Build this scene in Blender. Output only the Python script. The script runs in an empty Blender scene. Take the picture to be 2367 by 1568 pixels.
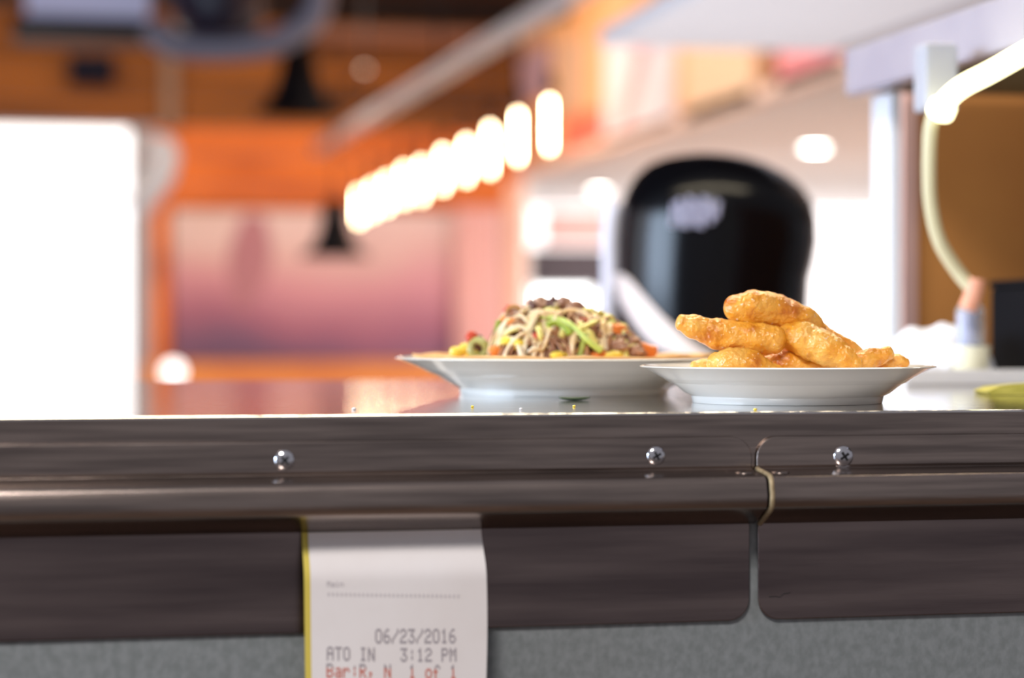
import bpy, bmesh, math, random
from mathutils import Vector, Matrix, noise
random.seed(7)
R = random.Random(11)
# ------------------------------------------------------------------ camera
YAW = math.radians(11.7); PITCH = math.atan(31/5014.0); F = 5014.0
EYE = 1.2; TOP = 1.155
CAMY = -1.083
sc = bpy.context.scene
col = sc.collection
cd = bpy.data.cameras.new('camera'); cam = bpy.data.objects.new('camera', cd); col.objects.link(cam)
cam.location = (0, CAMY, EYE)
cam.rotation_euler = (math.radians(90)-PITCH, 0, -YAW)
cd.sensor_width = 36; cd.lens = F/2367*36; cd.clip_start = 0.02; cd.clip_end = 100
cd.dof.use_dof = True; cd.dof.focus_distance = 1.205; cd.dof.aperture_fstop = 4.12
sc.camera = cam
FW = Vector((math.sin(YAW), math.cos(YAW), 0)); RT = Vector((math.cos(YAW), -math.sin(YAW), 0))
C0 = Vector((0, CAMY, EYE))
def ray(px, py):      # horizon sits at row 753
    return FW + RT*((px-1183.5)/F) + Vector((0, 0, (753-py)/F))
def at(px, py, d): return C0 + ray(px, py)*d
def onY(px, py, Y):
    r = ray(px, py); return C0 + r*((Y-CAMY)/r.y)
def onX(px, py, X):
    r = ray(px, py); return C0 + r*(X/r.x)
def onZ(px, py, Z):
    r = ray(px, py); return C0 + r*((Z-EYE)/r.z)
# ------------------------------------------------------------------ world and lights
w = bpy.data.worlds.new('world'); sc.world = w; w.use_nodes = True
w.node_tree.nodes['Background'].inputs[0].default_value = (0.62, 0.60, 0.66, 1)
w.node_tree.nodes['Background'].inputs[1].default_value = 0.42
sc.view_settings.view_transform = 'Standard'; sc.view_settings.look = 'None'
sc.view_settings.gamma = 1; sc.view_settings.use_curve_mapping = False
sc.view_settings.exposure = 0.0
def area(name, loc, target, sx, sy, power, color):
    l = bpy.data.lights.new(name, 'AREA'); l.shape = 'RECTANGLE'; l.size = sx; l.size_y = sy
    l.energy = power; l.color = color
    o = bpy.data.objects.new(name, l); col.objects.link(o); o.location = loc
    o.rotation_euler = (Vector(target)-Vector(loc)).to_track_quat('-Z', 'Y').to_euler()
    return o
area('dining_room_light', (0.2, 8.7, 2.8), (0.6, 10.7, 1.3), 3.4, .9, 84, (1, .78, .56))
area('dining_room_light', (0.3, 9.3, 0.5), (0.9, 10.7, 1.3), 3.4, .6, 12, (1, .80, .62))
area('bar_light', (4.2, 9.0, 1.98), (4.2, 9.6, 0), 2.2, 6.0, 420, (1, .93, .90))
area('left_daylight', (-3.9, 2.6, 1.7), (0.4, 1.2, 1.2), 2.8, 1.6, 45, (.82, .90, 1))
area('kitchen_light', (-0.5, -1.3, 2.6), (0.2, 0.0, 1.1), .6, .35, 32, (1, .95, .92))
area('canopy_fill', (1.1, 3.2, 0.7), (1.3, 3.4, 3), 1.6, 2.0, 21, (.95, .95, 1))  # unseen fill added below counter height to brighten the canopy underside
area('bulkhead_fill', (1.2, 7.2, 2.78), (2.5, 7.4, 2.2), 4.0, .2, 46, (1, .86, .74))  # added fill without a fixture, lifts the posters on the bulkhead
area('pass_heat_light', (0.45, 0.80, 1.95), (0.35, 0.3, 1.155), 1.1, .25, 15, (1, .86, .62))
# ------------------------------------------------------------------ materials
MATS = {}
def mat(name, base, rough=.5, metal=0.0, var=None, scale=8.0, stretch=(1,1,1), bump=0.0, bscale=None, emit=None, estr=0.0,
        spec=.5, coat=0.0, sss=0.0, trans=0.0, alpha=1.0, detail=4.0, bstretch=None):
    if name in MATS: return MATS[name]
    m = bpy.data.materials.new(name); m.use_nodes = True; nt = m.node_tree; b = nt.nodes['Principled BSDF']
    b.inputs['Base Color'].default_value = (*base, 1); b.inputs['Roughness'].default_value = rough
    b.inputs['Metallic'].default_value = metal; b.inputs['Specular IOR Level'].default_value = spec
    b.inputs['Coat Weight'].default_value = coat
    if sss:
        b.inputs['Subsurface Weight'].default_value = sss; b.inputs['Subsurface Scale'].default_value = .006
        b.inputs['Subsurface Radius'].default_value = (1, .4, .12)
    if trans: b.inputs['Transmission Weight'].default_value = trans
    if alpha < 1: b.inputs['Alpha'].default_value = alpha
    if emit:
        b.inputs['Emission Color'].default_value = (*emit, 1); b.inputs['Emission Strength'].default_value = estr
    if var or bump:
        tc = nt.nodes.new('ShaderNodeTexCoord')
    if var:
        mp = nt.nodes.new('ShaderNodeMapping'); mp.inputs['Scale'].default_value = stretch
        nz = nt.nodes.new('ShaderNodeTexNoise'); nz.inputs['Scale'].default_value = scale; nz.inputs['Detail'].default_value = detail
        cr = nt.nodes.new('ShaderNodeValToRGB')
        cr.color_ramp.elements[0].position = .36; cr.color_ramp.elements[1].position = .64
        cr.color_ramp.elements[0].color = (*var, 1); cr.color_ramp.elements[1].color = (*base, 1)
        nt.links.new(tc.outputs['Object'], mp.inputs[0]); nt.links.new(mp.outputs[0], nz.inputs['Vector'])
        nt.links.new(nz.outputs[0], cr.inputs[0]); nt.links.new(cr.outputs[0], b.inputs['Base Color'])
    if bump:
        mp2 = nt.nodes.new('ShaderNodeMapping'); mp2.inputs['Scale'].default_value = bstretch or stretch
        n2 = nt.nodes.new('ShaderNodeTexNoise'); n2.inputs['Scale'].default_value = bscale or scale*4; n2.inputs['Detail'].default_value = 5
        bp = nt.nodes.new('ShaderNodeBump'); bp.inputs['Strength'].default_value = bump; bp.inputs['Distance'].default_value = .001
        nt.links.new(tc.outputs['Object'], mp2.inputs[0]); nt.links.new(mp2.outputs[0], n2.inputs['Vector'])
        nt.links.new(n2.outputs[0], bp.inputs['Height']); nt.links.new(bp.outputs[0], b.inputs['Normal'])
    MATS[name] = m; return m
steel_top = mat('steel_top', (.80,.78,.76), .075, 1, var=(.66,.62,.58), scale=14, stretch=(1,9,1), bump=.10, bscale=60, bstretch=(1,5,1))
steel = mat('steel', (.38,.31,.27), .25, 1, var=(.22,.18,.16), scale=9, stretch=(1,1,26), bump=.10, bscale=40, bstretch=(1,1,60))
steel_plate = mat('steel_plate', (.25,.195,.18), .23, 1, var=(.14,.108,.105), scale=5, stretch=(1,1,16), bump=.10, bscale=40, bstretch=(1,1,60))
screw_m = mat('screw_metal', (.72,.72,.75), .16, 1)
dark_m = mat('dark_recess', (.012,.011,.012), .6)
brass_edge = mat('cut_edge', (.50,.38,.22), .5, .3, var=(.34,.25,.13), scale=300)
grey_wall = mat('grey_wall', (.25,.27,.275), .65, 0, var=(.195,.215,.215), scale=220, stretch=(1,1,.8), bump=.2, bscale=300)
china = mat('china', (.82,.79,.73), .10, 0, spec=.6, coat=.3)
paper = mat('paper', (.88,.83,.81), .75, var=(.84,.78,.75), scale=18, bump=.12, bscale=50)
yellow_paper = mat('yellow_paper', (.72,.58,.10), .75)
ink = mat('ink', (.40,.36,.38), .8); ink_light = mat('ink_light', (.55,.51,.53), .8); ink_red = mat('ink_red', (.66,.22,.17), .8)
wood = mat('wood', (.76,.19,.030), .55, spec=.2, var=(.48,.10,.016), scale=1.3, stretch=(1,1,3.5))
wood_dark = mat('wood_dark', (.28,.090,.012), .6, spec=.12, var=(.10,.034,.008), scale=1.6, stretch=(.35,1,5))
white_m = mat('white_paint', (.82,.81,.82), .5)
canopy_m = mat('canopy_paint', (.78,.78,.82), .5)
black_paint = mat('black_paint', (.007,.005,.007), .6, spec=.2)
black_gloss = mat('black_gloss', (.002,.002,.003), .20, spec=.22)
black_matte = mat('black_matte', (.004,.004,.006), .7, spec=.1)
pipe_m = mat('galvanised', (.50,.49,.53), .45, .3)
# ------------------------------------------------------------------ helpers
def link(name, me, parent=None):
    o = bpy.data.objects.new(name, me); col.objects.link(o)
    if parent is not None:
        o.parent = parent
        o.matrix_parent_inverse = Matrix.Translation(parent.location).inverted() if parent.parent is None else Matrix.Identity(4)
    return o
def finish(bm, name, m, parent=None, smooth=False):
    bmesh.ops.recalc_face_normals(bm, faces=bm.faces)
    me = bpy.data.meshes.new(name); bm.to_mesh(me); bm.free()
    for mm in (m if isinstance(m, (list, tuple)) else [m]): me.materials.append(mm)
    if smooth:
        for p in me.polygons: p.use_smooth = True
    return link(name, me, parent)
def tag(o, label=None, cat=None, group=None, kind=None):
    if label: o['label'] = label
    if cat: o['category'] = cat
    if group: o['group'] = group
    if kind: o['kind'] = kind
    return o
def empty(name, loc, label=None, cat=None, group=None):
    o = bpy.data.objects.new(name, None); o.empty_display_size = .02; col.objects.link(o); o.location = loc
    tag(o, label, cat, group); return o
def box(bm, lo, hi, bevel=0, seg=2):
    lo, hi = Vector(lo), Vector(hi)
    lo2 = Vector(map(min, lo, hi)); hi2 = Vector(map(max, lo, hi))
    r = bmesh.ops.create_cube(bm, size=1)
    vs = r['verts']
    for v in vs: v.co = (lo2+hi2)/2 + Vector((v.co.x*(hi2.x-lo2.x), v.co.y*(hi2.y-lo2.y), v.co.z*(hi2.z-lo2.z)))
    if bevel:
        es = list({e for v in vs for e in v.link_edges})
        bmesh.ops.bevel(bm, geom=es, offset=bevel, segments=seg, affect='EDGES', profile=.5)
def boxobj(name, lo, hi, m, parent=None, bevel=0, seg=2):
    bm = bmesh.new(); box(bm, lo, hi, bevel, seg); return finish(bm, name, m, parent)
def lathe(bm, prof, n=96, center=(0,0,0)):
    c = Vector(center); rings = []
    for r, z in prof:
        if r < 1e-6: rings.append([bm.verts.new(c+Vector((0,0,z)))])
        else: rings.append([bm.verts.new(c+Vector((r*math.cos(2*math.pi*k/n), r*math.sin(2*math.pi*k/n), z))) for k in range(n)])
    for a, b in zip(rings, rings[1:]):
        for k in range(n):
            k2 = (k+1) % n
            if len(a) == 1 and len(b) == 1: continue
            if len(a) == 1: bm.faces.new((a[0], b[k], b[k2]))
            elif len(b) == 1: bm.faces.new((a[k], b[0], a[k2]))
            else: bm.faces.new((a[k], b[k], b[k2], a[k2]))
def catmull(pts, n):
    P = [pts[0]]+list(pts)+[pts[-1]]; out = []
    for i in range(1, len(P)-2):
        for k in range(n):
            t = k/n; a, b, c, d = P[i-1], P[i], P[i+1], P[i+2]
            out.append(.5*((2*b)+(-a+c)*t+(2*a-5*b+4*c-d)*t*t+(-a+3*b-3*c+d)*t*t*t))
    out.append(P[-2]); return out
def tube(bm, pts, rad, n=10, flat=1.0, caps=True, up=Vector((0,0,1)), rough=0, seed=0, rscale=200):
    """tube along pts (Vectors); rad is a number or a list; flat squashes one axis; rough adds lumps"""
    N = len(pts); rads = rad if isinstance(rad, (list, tuple)) else [rad]*N
    rings = []; nrm = None
    for i, p in enumerate(pts):
        t = (pts[min(i+1, N-1)]-pts[max(i-1, 0)]).normalized()
        if nrm is None:
            nrm = (up - t*up.dot(t))
            if nrm.length < .1: nrm = Vector((1,0,0)) - t*t.x
        nrm = (nrm - t*nrm.dot(t)).normalized(); bn = t.cross(nrm)
        ring = []
        for k in range(n):
            a = 2*math.pi*k/n
            d = nrm*math.cos(a)*flat + bn*math.sin(a); q = p + d*rads[i]
            if rough:
                s = Vector((seed*7.3, seed*3.1, seed))
                h = noise.noise(q*rscale*.35+s)*1.0 + noise.noise(q*rscale+s)*.6 + noise.noise(q*rscale*2.6+s)*.28 + noise.noise(q*rscale*6+s)*.16
                q = q + d.normalized()*h*rough
            ring.append(bm.verts.new(q))
        rings.append(ring)
    for a, b in zip(rings, rings[1:]):
        for k in range(n): bm.faces.new((a[k], a[(k+1)%n], b[(k+1)%n], b[k]))
    if caps: bm.faces.new(rings[0][::-1]); bm.faces.new(rings[-1])
def tubeobj(name, pts, rad, m, parent=None, n=12, sub=0, **k):
    if sub: pts = catmull(pts, sub)
    bm = bmesh.new(); tube(bm, pts, rad, n, **k); return finish(bm, name, m, parent, True)
def struct(o): o['kind'] = 'structure'; return o
def rectY(name, px0, py0, px1, py1, Y, m, th=.03, parent=None, bevel=0):   # slab standing on a wall that faces the kitchen
    a = onY(px0, py0, Y); b = onY(px1, py1, Y)
    return boxobj(name, (a.x, Y, a.z), (b.x, Y+th, b.z), m, parent, bevel)
# ------------------------------------------------------------------ setting
WY = 10.7; XB = 2.5; CZ = 2.9; LZ = EYE+.845
struct(boxobj('floor', (-4.2,-3.2,-.05), (6.4,14,0), mat('floor_tile', (.26,.17,.12), .4, var=(.20,.13,.09), scale=3)))
struct(boxobj('ceiling', (-4.2,1.2,CZ), (XB,WY,CZ+.05), black_paint))
struct(boxobj('wall_left', (-4.1,.72,0), (-4.0,WY,CZ), wood))
struct(boxobj('wall_left_kitchen', (-4.1,-2.2,0), (-4.0,.72,CZ), white_m))
wl = struct(boxobj('window_2', (-4.0,-1.1,1.36), (-3.985,1.9,2.3), mat('daylight_left', (.8,.85,.9), .4, emit=(.62,.78,1), estr=26)))
# far wall of warm boards, with the window opening at its left
zc = onY(200, 296, WY).z; xw = onY(300, 600, WY).x
bm = bmesh.new()
nb = 16
zb = onY(700, 112, WY).z
def boards(bm, x0, x1, z0, z1, n, Y, th=.05):
    h = (z1-z0)/n
    for i in range(n): box(bm, (x0, Y, z0+i*h+.004), (x1, Y+th, z0+(i+1)*h-.004))
boards(bm, onY(380, 600, WY).x, XB, 0, zc+.02, 14, WY)
struct(finish(bm, 'wall_far', wood))
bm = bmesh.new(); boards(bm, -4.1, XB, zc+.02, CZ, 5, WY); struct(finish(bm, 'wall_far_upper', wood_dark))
struct(boxobj('wall_far_low', (-4.1, WY, 0), (onY(380,600,WY).x, WY+.05, .55), wood))
# blown-out window
wn = empty('window_1', (onY(160,600,WY).x, WY, .55)); wn['kind'] = 'structure'
jm = mat('window_jamb', (.31,.30,.34), .5)
sash = boxobj('window_frame', (xw, WY-.02, .55), (onY(352,600,WY).x, WY+.08, zc), jm, wn)
boxobj('window_casing', (onY(352,600,WY).x, WY-.03, .55), (onY(388,600,WY).x, WY+.08, zc), wood, wn)
pane = mat('window_pane', (.9,.9,.9), .3, emit=(.93,.96,1), estr=1.7)
boxobj('pane', (-3.9, WY+.06, .55), (xw, WY+.07, zc), pane, wn)
boxobj('window_rail', (-3.9, WY+.02, onY(100,452,WY).z-.05), (xw, WY+.055, onY(100,452,WY).z+.02), mat('window_rail_glow', (.85,.88,.95), .5, emit=(.9,.94,1), estr=.55), wn)  # rail emits a little, standing in for daylight washing over it
# bar alcove on the right: low white ceiling, bulkhead and far wall
bar_white = mat('bar_white', (.86,.84,.83), .6)
struct(boxobj('ceiling_bar', (XB, 1.6, LZ), (6.3, 13.6, LZ+.05), bar_white))
struct(boxobj('wall_bar', (XB-.2, 13.5, 0), (6.3, 13.6, LZ), bar_white))
struct(boxobj('wall_right', (6.3, .72, 0), (6.4, 13.6, LZ), bar_white))
struct(boxobj('wall_alcove_side', (XB, WY, 0), (XB+.04, 13.5, LZ), bar_white))
bulk = mat('bulkhead_wood', (.90,.52,.28), .55, var=(.86,.40,.16), scale=1.5)
struct(boxobj('trim_1', (XB-.02, 1.6, LZ-.02), (XB+.06, WY, LZ+.03), mat('bulkhead_trim', (.90,.62,.48), .5)))
struct(boxobj('wall_bulkhead', (XB, 1.6, LZ+.03), (XB+.06, WY, CZ), bulk))
def rectX(name, px0, py0, px1, py1, X, m, th=.02, parent=None):
    a = onX(px0, py0, X); b = onX(px1, py1, X)
    z0 = min(a.z, b.z); z1 = max(a.z, b.z)
    return boxobj(name, (X-th, a.y, z0), (X, b.y, z1), m, parent)
# ------------------------------------------------------------------ far dining room objects
def bands(name, stops, base_scale=.6):     # picture: soft bands from its bottom to its top
    m = bpy.data.materials.new(name); m.use_nodes = True; nt = m.node_tree; b = nt.nodes['Principled BSDF']
    b.inputs['Roughness'].default_value = .6
    tc = nt.nodes.new('ShaderNodeTexCoord'); nz = nt.nodes.new('ShaderNodeTexNoise'); nz.inputs['Scale'].default_value = base_scale
    sp = nt.nodes.new('ShaderNodeSeparateXYZ'); ma = nt.nodes.new('ShaderNodeMath'); ma.operation = 'MULTIPLY_ADD'
    ma.inputs[1].default_value = .9; sub = nt.nodes.new('ShaderNodeMath'); sub.operation = 'SUBTRACT'; sub.inputs[1].default_value = .45
    cr = nt.nodes.new('ShaderNodeValToRGB')
    while len(cr.color_ramp.elements) < len(stops): cr.color_ramp.elements.new(.5)
    for e, (p, c) in zip(cr.color_ramp.elements, stops): e.position = p; e.color = (*c, 1)
    nt.links.new(tc.outputs['Generated'], sp.inputs[0]); nt.links.new(tc.outputs['Object'], nz.inputs['Vector'])
    nt.links.new(nz.outputs[0], ma.inputs[0]); nt.links.new(sp.outputs[2], ma.inputs[2])
    nt.links.new(ma.outputs[0], sub.inputs[0]); nt.links.new(sub.outputs[0], cr.inputs[0]); nt.links.new(cr.outputs[0], b.inputs['Base Color'])
    return m
mural_m = bands('mural_print', [(.0,(.14,.07,.14)), (.22,(.30,.10,.16)), (.5,(.50,.22,.26)), (.72,(.56,.34,.33)), (.9,(.60,.43,.42))], .9)
a = onY(398, 485, WY-.06); b = onY(1160, 832, WY-.06)
mu = empty('mural_panel', ((a.x+b.x)/2, WY-.06, b.z), 'wide pink and mauve picture hung on the far orange wall', 'picture')
boxobj('picture', (a.x, WY-.06, b.z), (b.x, WY-.03, a.z), mural_m, mu)
boxobj('picture_edge', (a.x-.02, WY-.03, b.z-.02), (b.x+.02, WY, a.z+.02), wood_dark, mu)
figure_m = mat('picture_figure', (.36,.15,.18), .7)
fb = bmesh.new(); p = onY(580, 625, WY-.065)
tube(fb, catmull([p+Vector((0.02,0,.30)), p+Vector((0,0,.1)), p+Vector((-.03,0,-.1)), p+Vector((-.06,0,-.22))], 6), [.03+.085*math.sin(math.pi*min(1,(i+1)/16)) for i in range(19)], 12, flat=1)
for v in fb.verts: v.co.y = WY-.06-.004*(1 if v.co.y < WY-.065 else 0)
finish(fb, 'painted_figure', figure_m, mu)
# pink hanging curtain, right of the picture
bm = bmesh.new(); a = onY(1052, 480, WY-.12); b = onY(1165, 900, WY-.12)
n = 24; top = []; bot = []
for i in range(n+1):
    x = a.x+(b.x-a.x)*i/n; y = WY-.12+.02*math.sin(i*1.6)
    top.append((x, y)); 
for i in range(n):
    (x0,y0),(x1,y1) = top[i], top[i+1]
    vs = [bm.verts.new((x0,y0,.3)), bm.verts.new((x1,y1,.3)), bm.verts.new((x1,y1,a.z)), bm.verts.new((x0,y0,a.z))]
    ws = [bm.verts.new((v.co.x, v.co.y+.008, v.co.z)) for v in vs]
    bm.faces.new(vs); bm.faces.new(ws[::-1])
    for j in range(4): bm.faces.new((vs[j], vs[(j+1)%4], ws[(j+1)%4], ws[j]))
tag(finish(bm, 'curtain', mat('curtain_pink', (.78,.50,.48), .8)), 'pale pink curtain hanging at the right end of the far orange wall', 'curtain')
struct(rectY('trim_3', 1170, 420, 1206, 1338, WY-.02, mat('peach_trim', (.80,.46,.33), .6), .02))
# orange counter ledge under the picture
tag(rectY('bench_back', 330, 838, 1205, 1338, WY-.5, mat('bench_wood', (.55,.19,.04), .5, var=(.45,.13,.025), scale=2), .06), 'orange wooden bench back below the pink picture', 'bench')
# two black funnel lampshades
def funnel(px, ytop, ycord, ybot, hw, d, label):
    ppm = F/d; base = at(px, ybot, d)
    e = empty('pendant_lamp', base, label, 'lamp', None)
    H = (ybot-ytop)/ppm; r = hw/ppm
    bm = bmesh.new()
    lathe(bm, [(r,0),(r*.98,.01),(r*.72,H*.14),(r*.52,H*.34),(r*.40,H*.6),(r*.34,H*.85),(r*.30,H),(0,H),(0,H-.01),(r*.25,H-.02),(r*.45,H*.34),(r*.65,H*.14),(r*.96,0),(r,0)], 32, base)
    finish(bm, 'lamp_shade', black_paint, e, True)
    zt = CZ
    tubeobj('cord', [base+Vector((0,0,H-.01)), Vector((base.x, base.y, zt))], .004, black_paint, e, 8)
    bm = bmesh.new(); lathe(bm, [(0,0),(.05,0),(.05,.03),(0,.03)], 16, (base.x, base.y, zt-.03)); finish(bm, 'ceiling_cup', black_paint, e)
    return e
funnel(690, 92, 60, 266, 106, 8.6, 'large black funnel pendant lamp hanging high left of the bulb row')
funnel(774, 462, 60, 594, 80, 8.6, 'small black funnel pendant lamp hanging low beside the leftmost bulbs')
# row of tubular bulbs under a long conduit
cp0 = at(1310, -6, 6.25); cp1 = at(828, 287, 10.1)
XC = (cp0.x+cp1.x)/2+.0
cond = empty('light_rail', (cp0.x, cp0.y, cp0.z), 'long grey conduit rail running away above the row of bulbs', 'light rail')
tubeobj('rail_tube', [cp0+(cp0-cp1)*.55, cp0, cp1+(cp1-cp0)*.36], .034, pipe_m, cond, 14)
for t in (-.35, .1, .5, .95):
    p = cp0.lerp(cp1, t); tubeobj('hanger_rod', [p+Vector((0,0,.03)), Vector((p.x, p.y, CZ))], .006, black_paint, cond, 6)
bx = [(1270,200,377),(1197,229,402),(1133,260,432),(1078,291,450),(1024,314,471),(975,340,494),(934,353,502),(894,376,518),(861,393,532),(829,409,549)]
bulb_glow = mat('bulb_filament', (1,.8,.5), .5, emit=(1,.80,.50), estr=48)
m = bpy.data.materials.new('bulb_glass'); m.use_nodes = True; nt = m.node_tree; nt.nodes.clear()
o_ = nt.nodes.new('ShaderNodeOutputMaterial'); mx = nt.nodes.new('ShaderNodeMixShader'); tr = nt.nodes.new('ShaderNodeBsdfTransparent'); gl = nt.nodes.new('ShaderNodeBsdfGlossy')
gl.inputs['Roughness'].default_value = .1; mx.inputs[0].default_value = .06
nt.links.new(tr.outputs[0], mx.inputs[1]); nt.links.new(gl.outputs[0], mx.inputs[2]); nt.links.new(mx.outputs[0], o_.inputs[0])
bulb_glass = m
ordn = ['nearest and largest','second nearest','third nearest','fourth nearest','fifth nearest','fifth from the far end','fourth from the far end','third from the far end','second from the far end','farthest and lowest']
for i, (px, y0, y1) in enumerate(bx):
    yc = (y0+y1)/2; d = .605*F/(753-yc); cpx = 92.7*(.833-1/d)
    hh = max(20, (y1-y0-cpx))/F*d/2
    c = at(px, yc, d)
    e = empty('tube_bulb', c, 'glowing clear tube bulb, %s in the slanting row' % ordn[i], 'light bulb', 'tube bulbs hanging in a row')
    bm = bmesh.new(); lathe(bm, [(0,-hh),(.005,-hh+.004),(.005,hh-.004),(0,hh)], 10, c); finish(bm, 'filament', bulb_glow, e, True)
    bm = bmesh.new(); lathe(bm, [(0,-hh-.02),(.012,-hh-.016),(.016,-hh),(.016,hh),(.012,hh+.02),(.012,hh+.03)], 14, c); finish(bm, 'glass_tube', bulb_glass, e, True)
    bm = bmesh.new(); lathe(bm, [(0,hh+.025),(.016,hh+.025),(.016,hh+.07),(.006,hh+.085),(0,hh+.085)], 14, c); finish(bm, 'socket', black_paint, e, True)
    tt = (c.y-cp0.y)/(cp1.y-cp0.y); q = cp0.lerp(cp1, tt)
    tubeobj('cord', [c+Vector((0,0,hh+.08)), c+Vector((0,0,hh+.14)), q+Vector((0,0,-.03))], .003, black_paint, e, 6)
# dark duct beam near the ceiling, pale vent, curved duct
bm = bmesh.new()
a = onY(420, -20, WY-.25); b = onY(1262, 52, WY-.25); box(bm, (a.x, WY-.25, b.z), (b.x, WY-.02, CZ-.002))
struct(tag(finish(bm, 'trim_2', black_paint)))
tag(rectY('ledge_board', 735, 62, 1120, 100, WY-.2, mat('brown_board', (.22,.09,.06), .6), .19), 'long dull brown board under the black beam on the far wall', 'board')
e = empty('ceiling_pale_box', at(200, 60, 8.5), 'pale lavender ceiling box with an added glow and a dark rim at the top left corner', 'ceiling box')
a = at(60, -60, 8.5); b = at(350, 38, 8.5)
boxobj('casing', (a.x, a.y, b.z), (b.x, a.y+.4, CZ-.001), mat('air_unit_glow', (.35,.35,.50), .5, emit=(.58,.58,.82), estr=.32), e, .02)  # glow added to the casing to lift its pale tone
boxobj('dark_rim', (a.x-.05, a.y-.02, b.z-.055), (b.x+.04, a.y+.42, b.z), mat('navy_rim', (.006,.006,.015), .7, spec=.1), e)
pts = [at(352, 60, 8.0), at(385, 96, 8.0), at(450, 112, 8.0), at(560, 112, 8.0), at(650, 92, 8.0), at(725, 40, 8.0), at(745, -40, 8.0)]
tag(tubeobj('duct_pipe', pts, .05, mat('duct_grey', (.24,.235,.30), .45, .2), None, 16, sub=8), 'curved grey duct pipe sagging between the pale box and the funnel lamp', 'duct')
c = at(505, 30, 8.5); bm = bmesh.new(); lathe(bm, [(0,-.16),(.10,-.14),(.17,-.05),(.19,.08),(.14,.22),(.05,.34),(0,.34)], 32, c)
e = empty('dome_lamp', c, 'round dark navy dome lamp just above the sagging duct pipe', 'lamp')
finish(bm, 'lamp_shade', mat('navy_paint', (.012,.012,.035), .4), e, True)
tubeobj('cord', [c+Vector((0,0,.33)), Vector((c.x,c.y,CZ))], .01, black_paint, e, 6)
c = onY(212, 163, WY-.1); e = empty('wall_speaker', c, 'small black box speaker on the dark boards above the window', 'speaker')
boxobj('casing', (c.x-.12, WY-.16, c.z-.075), (c.x+.12, WY-.03, c.z+.075), mat('navy_box', (.005,.005,.015), .7, spec=.1), e, .01)
boxobj('bracket', (c.x-.02, WY-.04, c.z-.02), (c.x+.02, WY, c.z+.02), black_paint, e)
tag(rectY('post', 378, 60, 408, 300, WY-.08, mat('grey_brown_post', (.22,.13,.09), .6), .08), 'narrow grey brown post on the dark boards right of the window', 'post')
# silvery curtain beside the window
bm = bmesh.new(); pts = [at(350, 330, 10.8), at(385, 345, 10.8), at(375, 400, 10.8), at(345, 450, 10.8), at(315, 500, 10.8)]
tube(bm, catmull(pts, 6), [.02+.05*math.sin(math.pi*(i+2)/30) for i in range(25)], 12, flat=1)
e = empty('curtain', at(350, 500, 10.8), 'silvery grey gathered curtain end at the top right of the bright window', 'curtain')
finish(bm, 'cloth', mat('silver_cloth', (.38,.41,.50), .6), e, True)
a = at(352, 335, 10.8); tubeobj('rod', [a, Vector((a.x, WY, a.z))], .012, pipe_m, e, 8)

c = at(843, 160, 10.6); bm = bmesh.new(); bmesh.ops.create_icosphere(bm, subdivisions=2, radius=.012, matrix=Matrix.Translation(c))
e = empty('spark_lamp', c, 'tiny round lamp glinting above the light rail on the orange wall', 'lamp')
finish(bm, 'bulb', mat('small_bulb', (1,.8,.6), .5, emit=(1,.78,.62), estr=7), e, True)
boxobj('bracket', (c.x-.008, c.y, c.z-.008), (c.x+.008, WY, c.z+.008), black_paint, e)
c = at(400, 860, 9.6); bm = bmesh.new(); bmesh.ops.create_uvsphere(bm, u_segments=24, v_segments=16, radius=.045, matrix=Matrix.Translation(c))
e = empty('globe_lamp', c-Vector((0,0,.3)), 'white glowing globe lamp low beside the window above the counter edge', 'lamp')
finish(bm, 'globe', mat('globe_glow', (1,1,1), .4, emit=(1,.98,.97), estr=2.6), e, True)
bm = bmesh.new(); lathe(bm, [(0,-.955+.1),(.08,-.955+.1),(.08,-.84),(.012,-.82),(.012,-.04),(0,-.04)], 20, c); finish(bm, 'stand', black_paint, e)
tag(boxobj('side_table', (c.x-.3, c.y-.25, 0), (c.x+.3, c.y+.25, c.z-.855), wood_dark), 'low dark wooden table holding the white globe lamp', 'table')
# alcove contents
for px, py, lb in ((1883, 340, 'round recessed downlight in the white ceiling right of the black container'), (1385, 466, 'round recessed downlight in the white ceiling left of the black container')):
    c = onZ(px, py, LZ) if py < 420 else onZ(px, 440, LZ)
    e = empty('ceiling_downlight', c, lb, 'ceiling light', 'downlights in the white ceiling')
    bm = bmesh.new(); lathe(bm, [(0,-.006),(.055,-.006),(.055,0),(0,0)], 28, c); finish(bm, 'lamp_disc', mat('downlight_glow', (1,1,1), .4, emit=(1,.96,.88), estr=40), e)
    bm = bmesh.new(); lathe(bm, [(.055,-.008),(.07,-.008),(.07,0),(.055,0),(.055,-.008)], 28, c); finish(bm, 'trim_ring', white_m, e)
pw = mat('alcove_glow_panel', (.9,.9,.9), .4, emit=(1,.96,.96), estr=1.7)  # glowing panel added to blow out the white wall and bounce light
e = empty('alcove_glow', onY(1700, 700, 13.5)); e['kind'] = 'structure'
a = onY(1225, 480, 13.48); b = onY(2100, 1100, 13.48)
boxobj('pane', (a.x, 13.45, b.z), (b.x, 13.47, a.z), pw, e)  # face of the added glowing panel, not a window pane
boxobj('window_frame', (a.x-.05, 13.47, b.z-.05), (b.x+.05, 13.5, a.z+.05), white_m, e)  # border of the added glowing panel
e = empty('shelf_unit', onY(1340, 642, 11.2), 'dull mauve grey shelf box left of the black container', 'shelf')
o = rectY('shelf_box', 1240, 572, 1425, 660, 11.2, mat('mauve_grey', (.07,.055,.07), .6), .3, e)
a = onY(1340, 650, 11.2); boxobj('leg', (a.x-.2, 11.25, 0), (a.x+.2, 11.45, a.z), mat('mauve_grey', (.13,.105,.13)), e)
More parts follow.
